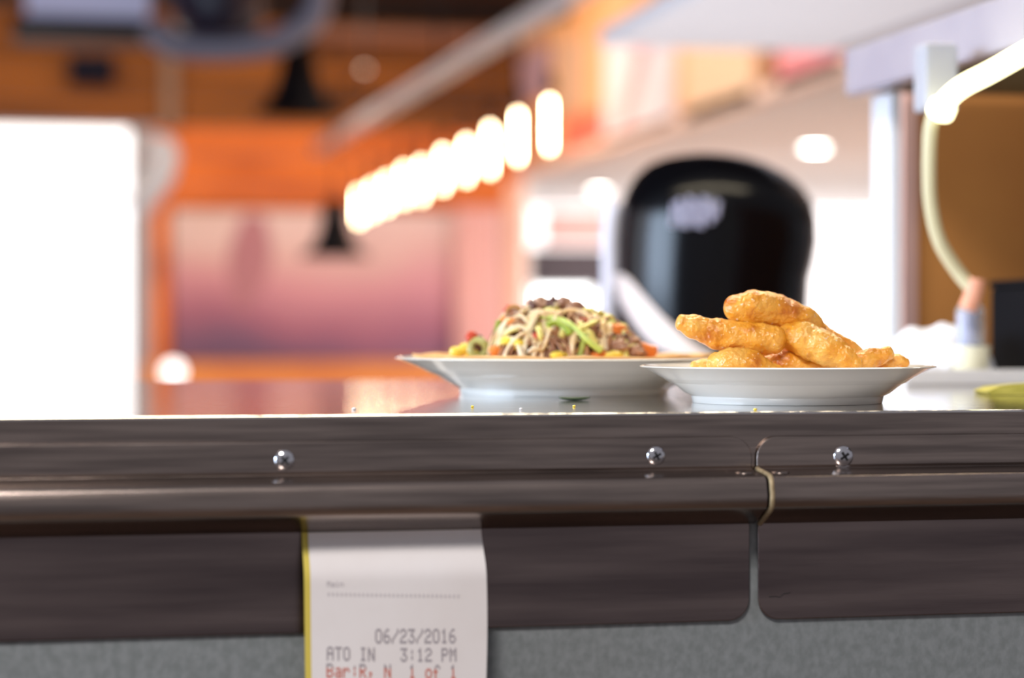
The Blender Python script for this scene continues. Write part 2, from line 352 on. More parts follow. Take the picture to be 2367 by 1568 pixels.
e = empty('price_board', onY(1334, 572, 12.4), 'pale pink hanging board above the mauve grey shelf box', 'board')
rectY('board_face', 1258, 486, 1405, 566, 12.4, mat('pale_pink_board', (.95,.62,.58), .6), .03, e)
for px in (1285, 1385):
    a = onY(px, 500, 12.4); tubeobj('hanger_rod', [Vector((a.x, 12.41, a.z)), Vector((a.x, 12.41, LZ))], .004, white_m, e, 6)
e = empty('screen', at(1300, 760, 9), 'blown out white rounded screen directly behind the shredded salad', 'screen')
a = at(1238, 668, 9.0); b = at(1372, 840, 9.0)
boxobj('display', (a.x, a.y-.01, b.z), (b.x, a.y+.0, a.z), mat('screen_glow', (1,1,1), .4, emit=(.97,1,1), estr=5), e)
boxobj('casing', (a.x-.01, a.y, b.z-.02), (b.x+.01, a.y+.04, a.z+.01), white_m, e, .005)
boxobj('foot', ((a.x+b.x)/2-.06, a.y, .0), ((a.x+b.x)/2+.06, a.y+.05, b.z-.0), white_m, e)
# prints on the bulkhead
pr = mat('print_white', (.86,.76,.78), .5); red = mat('print_red', (.85,.18,.12), .5)
def poster(px0, py0, px1, py1, m, label, stripe=None, cat='poster'):
    a = onX(px0, py0, XB); b = onX(px1, py1, XB)
    e = empty('wall_poster', (XB, (a.y+b.y)/2, min(a.z,b.z)), label, cat)
    boxobj('sheet', (XB-.02, a.y, min(a.z,b.z)), (XB, b.y, max(a.z,b.z)), m, e)
    if stripe:
        bm = bmesh.new(); y0, y1 = a.y, b.y; z0, z1 = min(a.z,b.z), max(a.z,b.z)
        yy = lambda t: y0+(y1-y0)*t
        q = [(yy(.22), z0+.05), (yy(.42), z0+.05), (yy(.78), z1-.05), (yy(.58), z1-.05)]
        vs = [bm.verts.new((XB-.024, y, z)) for y, z in q]+[bm.verts.new((XB-.02, y, z)) for y, z in q]
        bm.faces.new(vs[:4]); bm.faces.new(vs[4:])
        for j in range(4): bm.faces.new((vs[j], vs[(j+1)%4], vs[4+(j+1)%4], vs[4+j]))
        finish(bm, 'diagonal_stripe', stripe, e)
    return e
poster(1405, 95, 1562, 282, pr, 'white poster with a pale red diagonal stripe on the orange bulkhead', mat('print_pink', (.85,.42,.42), .5))
poster(1595, 110, 1752, 240, mat('print_peach', (.90,.60,.38), .5), 'plain peach poster on the bulkhead right of the striped one')
poster(1185, 150, 1275, 215, mat('print_lilac', (.55,.38,.48), .5), 'small lilac picture high above the nearest tube bulbs', None, 'picture')
poster(1300, 110, 1352, 250, mat('print_tan', (.70,.45,.30), .5), 'narrow tan picture left of the striped poster', None, 'picture')
poster(1810, 110, 1960, 158, mat('print_rose', (.90,.28,.30), .5), 'low rose red banner on the bulkhead at its near end', None, 'banner')
poster(1310, 285, 1402, 322, red, 'bright red banner low on the bulkhead behind the nearest bulb', None, 'banner')
poster(1768, 120, 1800, 190, mat('print_brown', (.35,.14,.05), .5), 'narrow brown plaque between the peach poster and the rose banner', None, 'plaque')
# suspended canopy
zc_ = EYE+.643/F*1000*5.0; a = onZ(1385, 108, EYE+.641); b = onZ(1955, 108, EYE+.641)
e = empty('suspended_canopy', (a.x, a.y, EYE+.641), 'wide pale grey canopy panel hanging overhead above the striped poster', 'canopy')
boxobj('panel', (a.x, 1.5, EYE+.641), (b.x, a.y, EYE+.68), canopy_m, e, .004)
boxobj('edge_strip', (b.x, 1.5, EYE+.636), (b.x+.05, a.y-.05, EYE+.685), mat('canopy_edge', (.40,.37,.40), .5), e)
for x in (a.x+.06, b.x-.06):
    for y in (2.0, a.y-.3): tubeobj('hanger_rod', [Vector((x,y,EYE+.68)), Vector((x,y,CZ))], .006, pipe_m, e, 8)
c = at(1275, 44, 7.6); bm = bmesh.new(); lathe(bm, [(0,.17),(.04,.17),(.05,.08),(.07,.0),(.05,.0),(0,.02)], 20, c)
e = empty('track_spotlight', c, 'short black spotlight hanging just right of the near end of the conduit', 'spotlight')
finish(bm, 'lamp_shade', black_paint, e, True); tubeobj('cord', [c+Vector((0,0,.16)), Vector((c.x,c.y,CZ))], .012, black_paint, e, 8)
# ------------------------------------------------------------------ the pass counter
XL, XR = -.75, 1.35; YB = .70
pc = empty('pass_counter', (.3, .35, 0), 'stainless steel pass counter with polished top and brushed front edge', 'counter')
bm = bmesh.new()
prof = [(0,TOP-.050),(0,TOP-.0012),(.0002,TOP-.0006),(.0005,TOP-.0002),(.0011,TOP),(YB,TOP),(YB,TOP-.03),(.02,TOP-.03),(.02,TOP-.050)]
n = 60; rows = []
for i in range(n+1):
    x = XL+(XR-XL)*i/n; rows.append([bm.verts.new((x, y, z)) for y, z in prof])
for r0, r1 in zip(rows, rows[1:]):
    for k in range(len(prof)): bm.faces.new((r0[k], r0[(k+1)%len(prof)], r1[(k+1)%len(prof)], r1[k]))
bm.faces.new(rows[0]); bm.faces.new(rows[-1][::-1])
bm.faces.ensure_lookup_table()
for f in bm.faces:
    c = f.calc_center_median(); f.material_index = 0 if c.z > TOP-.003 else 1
finish(bm, 'counter_sheet', [steel_top, steel], pc)
struct(boxobj('wall_pass', (XL, .0006, 0), (XR, .12, TOP-.0505), grey_wall))
# ticket rails
def rail(x0, x1, round_left, label):
    e = empty('ticket_rail', ((x0+x1)/2, -.001, EYE-.0743), label, 'ticket rail', None)
    zt, zc0, zbot = EYE-.0578, EYE-.0743, EYE-.1538
    xe = x0 if round_left else x1; s = 1 if round_left else -1
    def plate(name, z0, z1, rad, top, Y, th, m):      # plate with one rounded corner at the joint end
        bm = bmesh.new(); far = x1 if round_left else x0; pts = []
        if top:
            pts = [(far, z0), (xe, z0)] + [(xe+s*(rad-rad*math.cos(t)), z1-rad+rad*math.sin(t)) for t in [math.pi/2*k/10 for k in range(11)]] + [(far, z1)]
        else:
            pts = [(far, z1), (xe, z1)] + [(xe+s*(rad-rad*math.cos(t)), z0+rad-rad*math.sin(t)) for t in [math.pi/2*k/10 for k in range(11)]] + [(far, z0)]
        A = [bm.verts.new((x, Y-th, z)) for x, z in pts]; B = [bm.verts.new((x, Y, z)) for x, z in pts]
        bm.faces.new(A); bm.faces.new(B[::-1])
        for k in range(len(pts)): bm.faces.new((A[k], A[(k+1)%len(pts)], B[(k+1)%len(pts)], B[k]))
        o = finish(bm, name, m, e); md = o.modifiers.new('b','BEVEL'); md.width = .0009; md.segments = 3; md.limit_method = 'ANGLE'; md.angle_limit = math.radians(50)
        return o
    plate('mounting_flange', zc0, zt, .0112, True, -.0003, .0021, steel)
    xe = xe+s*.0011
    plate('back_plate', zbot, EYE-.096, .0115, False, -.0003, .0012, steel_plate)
    xe = xe-s*.0011
    # hollow lip, bent from one sheet
    ctr = [(-.0016, zc0+.0008), (-.0022, zc0-.0004), (-.006, zc0-.0010), (-.0205, zc0-.0024), (-.0232, zc0-.0030), (-.0250, zc0-.0044), (-.0258, zc0-.0062), (-.0272, zc0-.0120), (-.0270, zc0-.0165), (-.0260, zc0-.0184), (-.0240, zc0-.0198), (-.0068, zc0-.0285), (-.0052, zc0-.0285)]
    th = .0011; inner = []
    for k, (y, z) in enumerate(ctr):
        p = Vector(ctr[max(0,k-1)]); q = Vector(ctr[min(len(ctr)-1,k+1)]); t = (q-p).normalized(); nr = Vector((-t.y, t.x))
        if nr.dot(Vector((-.012, zc0-.013))-Vector((y,z))) < 0: nr = -nr
        inner.append((y+nr.x*th, z+nr.y*th))
    loop = ctr+inner[::-1]; bm = bmesh.new()
    A = [bm.verts.new((x0, y, z)) for y, z in loop]; B = [bm.verts.new((x1, y, z)) for y, z in loop]
    for k in range(len(loop)): bm.faces.new((A[k], A[(k+1)%len(loop)], B[(k+1)%len(loop)], B[k]))
    m_ = len(ctr)
    for k in range(m_-1):
        bm.faces.new((A[k], A[k+1], A[2*m_-2-k], A[2*m_-1-k])); bm.faces.new((B[k], B[k+1], B[2*m_-2-k], B[2*m_-1-k]))
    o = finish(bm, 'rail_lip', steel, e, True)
    md = o.modifiers.new('edges', 'EDGE_SPLIT'); md.split_angle = math.radians(38)
    if round_left:
        bm = bmesh.new(); A = []; 
        tube(bm, [Vector((x0+.0003, y, z)) for y, z in ctr[1:-1]], .0014, 8, up=Vector((1,0,0)))
        o = finish(bm, 'raw_end_edge', brass_edge, e, True); o['label'] = 'tan raw cut edge'
    for xr in (((x1-.0075),) if not round_left else ((x0+.0095),)):
        bm = bmesh.new(); lathe(bm, [(.0052,0),(.0050,.0005),(.0038,.0009),(.002,.0008),(.0016,.0003),(0,.0003)], 24, (xr, -.0125, zc0-.0019)); finish(bm, 'rivet', steel, e, True)
    return e
xg = onY(1741, 1150, 0).x
rl = rail(XL, xg-.0012, False, 'long stainless ticket rail along the counter front, left of the joint')
rr = rail(xg+.0012, XR, True, 'short stainless ticket rail at right with tan raw cut end')
zs = EYE-.0650
def screw(px, py, r, rot, label):
    c = onY(px, py, -.0017); e = empty('screw', c, label, 'screw', 'screws in the ticket rails')
    bm = bmesh.new(); prof = [(r,0)]+[(r*math.cos(t), -.0+ r*.5*math.sin(t)) for t in [math.pi/2*k/8 for k in range(1,8)]]+[(0, r*.5)]
    lathe(bm, prof, 36); 
    M = Matrix.Translation(c) @ Matrix.Rotation(math.radians(90), 4, 'X')
    bm.transform(M); finish(bm, 'screw_head', screw_m, e, True)
    bm = bmesh.new()
    for k in range(2):
        b2 = bmesh.new(); box(b2, (-r*.46,-r*.12,r*.3), (r*.46,r*.12,r*.51)); b2.transform(M @ Matrix.Rotation(rot+k*math.pi/2, 4, 'Z'))
        me = bpy.data.meshes.new('t'); b2.to_mesh(me); b2.free(); bm.from_mesh(me); bpy.data.meshes.remove(me)
    finish(bm, 'cross_slot', dark_m, e)
    return e
screw(657, 1064, .0053, .75, 'dark shaded cross head screw in the left rail above the paper ticket')
screw(1516, 1054, .0051, .5, 'cross head screw in the left rail just left of the joint')
e = screw(1949, 1055, .0057, .6, 'bright cross head screw with washer, right of the rail joint')
c = e.location; bm = bmesh.new(); lathe(bm, [(.0055,.0007),(.0065,.0007),(.0067,0),(.0055,0)], 40); bm.transform(Matrix.Translation(c) @ Matrix.Rotation(math.radians(90), 4, 'X')); finish(bm, 'washer', screw_m, e, True)
bm = bmesh.new(); q = [onY(px, py, -.00158) for px, py in ((1778,1381),(1795,1380),(1803,1382),(1812,1374),(1828,1371))]
tube(bm, q, .00022, 6); o = finish(bm, 'scratch', dark_m, rr); o['label'] = 'short dark scratch'
# ------------------------------------------------------------------ the paper ticket
YT = -.0165
tx0 = onY(717, 1260, YT).x; tx1 = onY(1121, 1260, YT).x; ztop = EYE-.1030; zend = EYE-.215
def tY(z, u):      # the slip bows out a little as it hangs
    t = (ztop-z)/(ztop-zend)
    q = min(1, max(0, t*5)); q = q*q*(3-2*q)
    return -.0066 - .0090*q - .0045*t*t*t - .0014*t*math.sin(math.pi*u) 
def sheet(name, x0, x1, off, m, parent, zoff=0):
    bm = bmesh.new(); nx, nz = 16, 40; g = []
    for th in (0, .00012):
        gg = []
        for j in range(nz+1):
            z = ztop-(ztop-zend)*j/nz; t = j/nz
            gg.append([bm.verts.new((x0+(x1-x0)*i/nx + (.0013*math.sin(math.pi*min(1,t*1.3))*(i/nx)) + .0009*t*(1-i/nx), tY(z, i/nx)+off+th, z)) for i in range(nx+1)])
        g.append(gg)
    for gg in g:
        for j in range(nz):
            for i in range(nx): bm.faces.new((gg[j][i], gg[j+1][i], gg[j+1][i+1], gg[j][i+1]))
    return finish(bm, name, m, parent, True)
tk = empty('order_ticket', ((tx0+tx1)/2, YT, zend), 'printed white paper order slip over a yellow copy, hanging from the left rail', 'receipt')
sheet('white_sheet', tx0, tx1, 0, paper, tk)
o = sheet('yellow_copy', tx0-.0030, tx1-.0045, .0012, yellow_paper, tk); o['label'] = 'yellow copy sheet behind'
FONT = {'0':'01110 10001 10001 10001 10001 10001 01110','1':'00100 01100 00100 00100 00100 00100 01110','2':'01110 10001 00001 00110 01000 10000 11111','3':'11111 00010 00100 00110 00001 10001 01110','6':'00110 01000 10000 11110 10001 10001 01110',
'/':'00001 00001 00010 00100 01000 10000 10000',':':'00000 00100 00100 00000 00100 00100 00000','A':'01110 10001 10001 11111 10001 10001 10001','T':'11111 00100 00100 00100 00100 00100 00100','O':'01110 10001 10001 10001 10001 10001 01110',
'I':'01110 00100 00100 00100 00100 00100 01110','N':'10001 11001 11001 10101 10011 10011 10001','P':'11110 10001 10001 11110 10000 10000 10000','M':'10001 11011 10101 10101 10001 10001 10001','B':'11110 10001 10001 11110 10001 10001 11110','R':'11110 10001 10001 11110 10100 10010 10001',
'a':'00000 00000 01110 00001 01111 10001 01111','r':'00000 00000 10110 11001 10000 10000 10000','i':'00100 00000 01100 00100 00100 00100 01110','n':'00000 00000 10110 11001 10001 10001 10001','o':'00000 00000 01110 10001 10001 10001 01110','f':'00110 01001 01000 11100 01000 01000 01000',
',':'00000 00000 00000 00000 01100 00100 01000','*':'00000 00100 01110 00100 01110 00100 00000',' ':'00000 '*7}
def text(name, s, px, py, pitch, h, m, tilt=0.0, split=None, dotf=.62):
    bms = [bmesh.new(), bmesh.new()]
    dz = h/7.0; dx = pitch*.8/5
    for i, ch in enumerate(s):
        rowsf = FONT[ch].split()
        for r in range(7):
            for c in range(5):
                if rowsf[r][c] != '1': continue
                X = px+i*pitch+c*dx; Y = py+r*dz+tilt*(X-px)
                p = onY(X, Y, YT-.0005)
                z = p.z; u = (p.x-tx0)/(tx1-tx0); y = tY(z, u)-.00012
                hw = dx*dotf/4700; hh = dz*dotf/4700
                b = bms[1 if (split and r >= split) else 0]
                b.faces.new([b.verts.new((p.x+a, y, z+bb)) for a, bb in ((-hw,-hh),(hw,-hh),(hw,hh),(-hw,hh))])
    finish(bms[0], name, m, tk)
    if split: o = finish(bms[1], name, ink_red, tk)
    else: bms[1].free()
text('printed_text', 'Main', 757, 1346, 10, 13, ink_light)
text('printed_text', '*'*31, 757, 1370, 10, 13, ink_light, .016, dotf=.45)
text('printed_text', '06/23/2016', 869, 1458, 19, 33, ink)
text('printed_text', 'ATO IN', 757, 1499, 19, 31, ink, .02)
text('printed_text', '3:12 PM', 927, 1502, 19, 31, ink, .0)
text('printed_text', 'Bar:R, N  1 of 1', 756, 1538, 19, 32, ink, .01, split=2)
# ------------------------------------------------------------------ plates
def plate(px, d, Rr, foot, hgt, label):
    c = at(px, 800, d); c.z = TOP
    bm = bmesh.new()
    prof = [(0,.0022),(foot-.004,.0022),(foot-.003,0),(foot,0),(foot+.0006,.0028),(foot+.001,.0042),(foot+.0045,.0058),(foot+(Rr-foot)*.35,hgt*.50),(foot+(Rr-foot)*.7,hgt*.78),(Rr-.0015,hgt*.955),(Rr,hgt*.975),(Rr-.0004,hgt),(Rr-.0022,hgt+.0004),(Rr-.006,hgt-.0018),(foot+(Rr-foot)*.45,hgt*.56),(foot+.001,.0086),(foot-.006,.0066),(0,.0062)]
    P = [Vector((r, 0, z)) for r, z in prof]
    lathe(bm, [(r, z) for r, z in prof], 128, c)
    o = finish(bm, 'plate', china, None, True); o.data.materials[0] = china
    md = o.modifiers.new('soft', 'BEVEL'); md.width = .0005; md.segments = 2; md.limit_method = 'ANGLE'; md.angle_limit = math.radians(30)
    tag(o, label, 'plate', None); return c
PF = plate(1819, 1.27, .0863, .0552, .0216, 'small white plate in front, carrying the fried battered strips')
PB = plate(1304, 1.43, .1115, .0685, .0242, 'larger white plate behind at left, carrying the shredded salad')
# ------------------------------------------------------------------ fried battered strips
m = bpy.data.materials.new('batter'); m.use_nodes = True; nt = m.node_tree; b = nt.nodes['Principled BSDF']
tc = nt.nodes.new('ShaderNodeTexCoord'); n1 = nt.nodes.new('ShaderNodeTexNoise'); n1.inputs['Scale'].default_value = 55; n1.inputs['Detail'].default_value = 6
cr = nt.nodes.new('ShaderNodeValToRGB'); els = cr.color_ramp.elements
els[0].position = .30; els[0].color = (.52,.12,.006,1); els[1].position = .70; els[1].color = (.93,.54,.13,1)
k = els.new(.45); k.color = (.82,.35,.028,1)
n2 = nt.nodes.new('ShaderNodeTexNoise'); n2.inputs['Scale'].default_value = 420; n2.inputs['Detail'].default_value = 3
cr2 = nt.nodes.new('ShaderNodeValToRGB'); cr2.color_ramp.elements[0].position = .67; cr2.color_ramp.elements[1].position = .74
mxc = nt.nodes.new('ShaderNodeMixRGB'); mxc.inputs[2].default_value = (.92,.74,.50,1)
bp = nt.nodes.new('ShaderNodeBump'); bp.inputs['Strength'].default_value = .8; bp.inputs['Distance'].default_value = .0016
for s_, d_ in ((tc.outputs['Object'], n1.inputs['Vector']), (tc.outputs['Object'], n2.inputs['Vector']), (n1.outputs[0], cr.inputs[0]), (n2.outputs[0], cr2.inputs[0]), (cr2.outputs[0], mxc.inputs[0]), (cr.outputs[0], mxc.inputs[1]), (mxc.outputs[0], b.inputs['Base Color']), (n2.outputs[0], bp.inputs['Height']), (bp.outputs[0], b.inputs['Normal'])): nt.links.new(s_, d_)
b.inputs['Roughness'].default_value = .20; b.inputs['Subsurface Weight'].default_value = .35; b.inputs['Subsurface Scale'].default_value = .006
b.inputs['Subsurface Radius'].default_value = (1,.45,.12); b.inputs['Specular IOR Level'].default_value = .6
batter = m
DF = 1.27
def strip(pts, rads, label, dd=0, seed=1, flat=1.0, rough=.0016, name='battered_strip'):
    P = [at(x, y, DF+dd+z) for x, y, z in pts]; PP = catmull(P, 20); N = len(PP)
    rr_ = []
    for i in range(N):
        u = i/(N-1)*(len(rads)-1); a = min(int(u), len(rads)-2); t = u-a; t = t*t*(3-2*t)
        r = (rads[a]*(1-t)+rads[a+1]*t)
        rr_.append(r*DF/F)
    # hemispherical ends
    def cap(p, d, r, rev):
        out = []
        for k in range(7):
            th = math.pi/2*k/7; out.append((p+d*(-math.cos(th)*r*.8), r*max(.05, math.sin(th))))
        return out if not rev else out
    d0 = (PP[1]-PP[0]).normalized(); d1 = (PP[-2]-PP[-1]).normalized()
    a = cap(PP[0], d0, rr_[0], 0); c = cap(PP[-1], d1, rr_[-1], 0)[::-1]
    pts_ = [p for p, r in a]+PP+[p for p, r in c]; rs = [r for p, r in a]+rr_+[r for p, r in c]
    bm = bmesh.new(); tube(bm, pts_, rs, 64, flat=flat, rough=rough, seed=seed, rscale=150)
    o = finish(bm, name, batter, None, True); tag(o, label, 'fried chicken strip' if False else 'fried strip', 'battered strips piled on the front plate'); return o
strip([(1698,712,0),(1740,713,0),(1800,722,0.004),(1850,740,.006),(1886,768,.010)], [32,41,40,35,27], 'plump golden battered strip lying on top of the pile', 0, 1)
strip([(1576,745,-.002),(1610,757,-.002),(1665,776,-.001),(1740,780,-.004),(1795,785,-.006)], [17,27,35,36,28], 'battered strip sticking out to the left below the top strip', 0, 2)
strip([(1822,775,.0),(1860,784,-.004),(1905,806,-.008),(1950,832,-.012),(1978,845,-.014)], [30,39,38,29,18], 'battered strip sloping down to the right from the middle', 0, 3)
strip([(1655,838,-.010),(1690,840,-.014),(1740,850,-.014),(1790,868,-.010)], [26,36,36,28], 'short pale battered strip at the bottom left front of the pile', 0, 4)
strip([(1606,848,.012),(1640,850,.012),(1690,858,.014)], [14,22,24], 'small dark orange battered piece at the left edge of the pile', 0, 5)
strip([(1770,850,.006),(1820,846,.002),(1860,852,.002),(1900,864,.004)], [24,30,30,26], 'deep orange battered strip underneath the middle of the pile', 0, 6)
strip([(1880,765,.028),(1925,792,.030),(1965,812,.032),(1995,838,.032)], [26,26,22,18], 'battered strip at the back right, mostly hidden', 0, 7)
strip([(1950,850,-.006),(1990,838,-.006),(2030,826,-.004),(2054,816,-.004)], [12,20,20,15], 'thin ragged battered fragment pointing up at the right', 0, 8, 1, .0018)
strip([(1985,852,.006),(2030,846,.008),(2066,832,.008),(2092,838,.008)], [18,22,20,14], 'small curled battered piece at the far right of the pile', 0, 9, 1, .0018)
strip([(1720,800,.026),(1770,800,.026),(1830,800,.026)], [36,40,36], 'battered strip in the back centre of the pile', 0, 10)
strip([(1700,852,.034),(1760,846,.034),(1850,846,.034),(1930,852,.032)], [30,36,36,30], 'battered strip on the plate at the back of the pile', 0, 11)
strip([(1830,815,.012),(1870,828,.012),(1920,845,.012)], [30,34,28], 'battered strip lying under the sloping one', 0, 12)
# ------------------------------------------------------------------ shredded salad
DB = 1.43; ppb = F/DB
MC = PB + RT*((1294-1304)/ppb); ZP = TOP+.0068
def mound_h(x, y):      # x along RT, y along FW, metres from the centre
    rx = .0490 if x < 0 else .0620; ry = .046
    q = (abs(x)/rx)**(4.6 if x < 0 else 2.0) + (abs(y)/ry)**2.2
    return .050*max(0, 1-q)**.55 if q < 1 else 0
def mp(x, y, z): return Vector((MC.x, MC.y, ZP)) + RT*x + FW*y + Vector((0,0,z))
bm = bmesh.new(); G = 56; g = {}
for i in range(G+1):
    for j in range(G+1):
        x = -.05+.115*i/G; y = -.05+.10*j/G; h = mound_h(x, y)*.90
        p = mp(x, y, h); nn = noise.noise(p*170)*.0035+noise.noise(p*420)*.0018 if h > 0 else 0
        g[i,j] = bm.verts.new(p+Vector((0,0,max(nn, -h)))) if h > 0 else None
for i in range(G):
    for j in range(G):
        q = [g[i,j], g[i+1,j], g[i+1,j+1], g[i,j+1]]; q = [v for v in q if v]
        if len(q) >= 3: bm.faces.new(q)
meat = mat('shredded_meat', (.26,.115,.045), .5, var=(.10,.04,.02), scale=120, bump=.6, bscale=400)
base_o = finish(bm, 'shredded_meat', meat, None, True)
tag(base_o, 'brown shredded meat packed under the cabbage shreds of the salad', 'shredded meat', None, 'stuff')
def surf(x, y, lift=0): return mp(x, y, mound_h(x, y)*.93+lift)
def strandset(name, n, m, rad, lab, cat, lens=(.018,.04), zr=(0,1), seed=3, flat=.6, lift=(.0,.004)):
    rnd = random.Random(seed); bm = bmesh.new()
    for _ in range(n):
        for tr_ in range(30):
            x = rnd.uniform(-.048,.055); y = rnd.uniform(-.045,.02); h = mound_h(x, y)
            if h > .006 and zr[0] <= h/.05 <= zr[1]: break
        a = rnd.uniform(0, 2*math.pi); L = rnd.uniform(*lens); k = rnd.uniform(-90, 90); pts = []; cx, cy = x, y
        l0 = rnd.uniform(*lift)
        for s in range(9):
            pts.append(surf(cx, cy, l0+.0022*math.sin(s*.8+a*3))); cx += math.cos(a)*L/8; cy += math.sin(a)*L/8; a += k*L/8
            if mound_h(cx, cy) < .003: break
        if len(pts) < 4: continue
        r = rad*rnd.uniform(.7, 1.3); P = catmull(pts, 2)
        tube(bm, P, [r*(.5 if i in (0, len(P)-1) else 1) for i in range(len(P))], 7, flat=flat)
    return tag(finish(bm, name, m, None, True), lab, cat, None, 'stuff')
cab = mat('cabbage', (.88,.76,.32), .3, var=(.66,.60,.10), scale=60, sss=.2)
cabp = mat('cabbage_pale', (.90,.78,.56), .3, var=(.74,.50,.22), scale=60, sss=.2)
strandset('shredded_cabbage', 46, cab, .0024, 'pale yellow green cabbage shreds heaped over the salad mound', 'shredded cabbage', seed=3, zr=(.3,1))
strandset('shredded_onion', 55, cabp, .0020, 'cream onion shreds tangled over the top of the salad mound', 'shredded onion', seed=9, zr=(.35,1))
strandset('shredded_beef', 120, mat('meat_strand', (.42,.20,.08), .45, var=(.20,.08,.035), scale=90), .0017, 'dark brown meat strands showing low at the front of the salad', 'shredded meat', seed=5, zr=(.05,.85), lift=(.0,.003))
strandset('shredded_herb', 14, mat('herb_green', (.45,.50,.06), .4, var=(.16,.22,.03), scale=60), .0022, 'green leaf shreds mixed through the salad mound', 'shredded leaf', lens=(.01,.026), seed=12, zr=(.3,1))
def front(px, py, off=0.0):     # a spot on the mound seen at that place of the salad
    x = (px-1294)/ppb; z = EYE+(753-py)/ppb-ZP
    for k in range(60):
        y = .046-.092*k/59
        y = -y
        if mound_h(x, y)*.93 >= z: return mp(x, y-.001-off, z)
    return mp(x, -.004-off, max(z, .001))
def lump(name, px, py, r, m, label, cat, group=None, sq=(1,1,1), seed=0, rough=.25, off=0.0, rot=0.0):
    c = front(px, py, off); bm = bmesh.new(); bmesh.ops.create_icosphere(bm, subdivisions=3, radius=1)
    for v in bm.verts:
        h = 1+noise.noise(v.co*1.6+Vector((seed*3.7,seed,0)))*rough; v.co = Vector((v.co.x*sq[0], v.co.y*sq[1], v.co.z*sq[2]))*h*r
    bm.transform(Matrix.Translation(c) @ Matrix.Rotation(rot, 4, 'Y'))
    return tag(finish(bm, name, m, None, True), label, cat, group)
corn = mat('corn', (.88,.66,.08), .3, sss=.2); carrot = mat('carrot', (.85,.28,.05), .4, var=(.75,.20,.03), scale=80, sss=.2)
bean = mat('bean', (.16,.07,.05), .3, var=(.07,.03,.03), scale=60); tom = mat('tomato', (.60,.07,.03), .3)
flesh = mat('meat_bit', (.60,.38,.26), .4, var=(.30,.14,.09), scale=150)
for px, py, wh in ((1078,806,'leftmost one beside the olive slice'),(1058,814,'low on the left rim of the salad'),(1096,822,'under the olive slice'),(1288,822,'at the foot of the mound, centre front'),(1398,824,'right of centre on the plate edge'),(1415,822,'rightmost at the foot of the mound'),(1200,796,'inside the mound at the left'),(1178,790,'half buried left of the green stalk')):
    lump('corn_kernel', px, py, .0046, corn, 'yellow corn kernel, '+wh, 'corn kernel', 'corn kernels in the salad', (1.2,.8,.8), px)
for px, py, s, wh in ((1185,748,1,'high on the left of the mound'),(1415,768,1.5,'large and square, high on the right shoulder'),(1152,812,1.1,'low at the left front'),(1490,812,1.5,'wedge shaped at the far right foot'),(1380,822,1,'beside the end of the green stalk'),(1240,806,.7,'tiny one at the centre front'),(1172,740,.9,'at the upper left edge')):
    lump('carrot_piece', px, py, .0048*s, carrot, 'orange carrot piece, '+wh, 'carrot piece', 'carrot pieces in the salad', (1.2,.7,.75), px+1, .4)
for px, py, s, wh in ((1234,712,1.1,'upright near the top left'),(1278,706,1.2,'at the very top of the mound'),(1436,786,1.1,'on the right slope'),(1352,728,.7,'small, on the upper right edge'),(1108,794,1.2,'at the far left above the olive slice'),(1232,776,.8,'deep in a hollow left of centre')):
    lump('dark_bean', px, py, .0043*s, bean, 'dark purple brown bean, '+wh, 'bean', 'dark beans in the salad', (.8,.8,1.15), px+2, .6, rot=px*.7)
for px, py, s, wh in ((1300,702,1.1,'on the summit'),(1326,712,1.0,'just right of the summit'),(1340,735,1.2,'on the upper right face'),(1425,805,1.3,'low on the right slope'),(1462,812,1.2,'near the right foot'),(1455,790,1.1,'on the right outline'),(1372,750,1.2,'on the right shoulder'),(1205,722,1.0,'on the upper left outline'),(1250,704,1,'left of the summit')):
    lump('meat_piece', px, py, .0052*s, flesh, 'pinkish brown meat piece, '+wh, 'meat piece', 'meat pieces in the salad', (1.15,.7,.7), px+3, .8)
for px, py, wh in ((1092,780,'at the far left tip of the heap'),(1345,748,'on the right upper face'),(1180,718,'on the upper left edge'),(1240,780,'deep in the left face')):
    lump('tomato_piece', px, py, .0040, tom, 'red tomato piece, '+wh, 'tomato piece', 'tomato pieces in the salad', (1.1,.6,.9), px+4, .4)
def ring(px, py, r, t, m, label, hole=True):
    c = front(px, py, .003); bm = bmesh.new()
    pts = [c+RT*(r*math.cos(a))+Vector((0,0,r*math.sin(a)))-FW*(.001*math.sin(2*a)) for a in [2*math.pi*k/24 for k in range(25)]]
    tube(bm, pts, t, 8, up=FW, caps=False); return tag(finish(bm, 'olive_ring', m, None, True), label, 'olive ring', 'sliced rings in the salad')
ring(1106, 806, .0052, .0026, mat('olive', (.42,.42,.14), .3), 'olive green ring slice at the left foot of the salad mound')
ring(1190, 728, .0052, .0018, mat('onion_brown', (.42,.20,.06), .35), 'browned ring slice at the upper left of the salad mound')
ring(1244, 740, .0050, .0022, cabp, 'cream ring slice just left of the green stalk top')
P = [front(x, y, .006) for x, y in ((1250,738),(1275,736),(1300,742),(1325,758),(1350,784),(1385,812))]
tag(tubeobj('green_stalk', P, [.0017]*31 if False else .0019, mat('stalk_green', (.62,.72,.18), .3, var=(.45,.58,.10), scale=40, sss=.2), None, 10, sub=6), 'long pale green stalk bending down across the front of the salad', 'vegetable stalk')
P = [front(x, y, .004) for x, y in ((1262,752),(1285,748),(1305,758),(1318,774))]
tag(tubeobj('green_leaf', P, .0034, mat('leaf_green', (.36,.46,.03), .35, var=(.22,.32,.02), scale=40), None, 10, sub=6, flat=.7), 'bright green leaf curl tucked under the pale stalk', 'leaf')
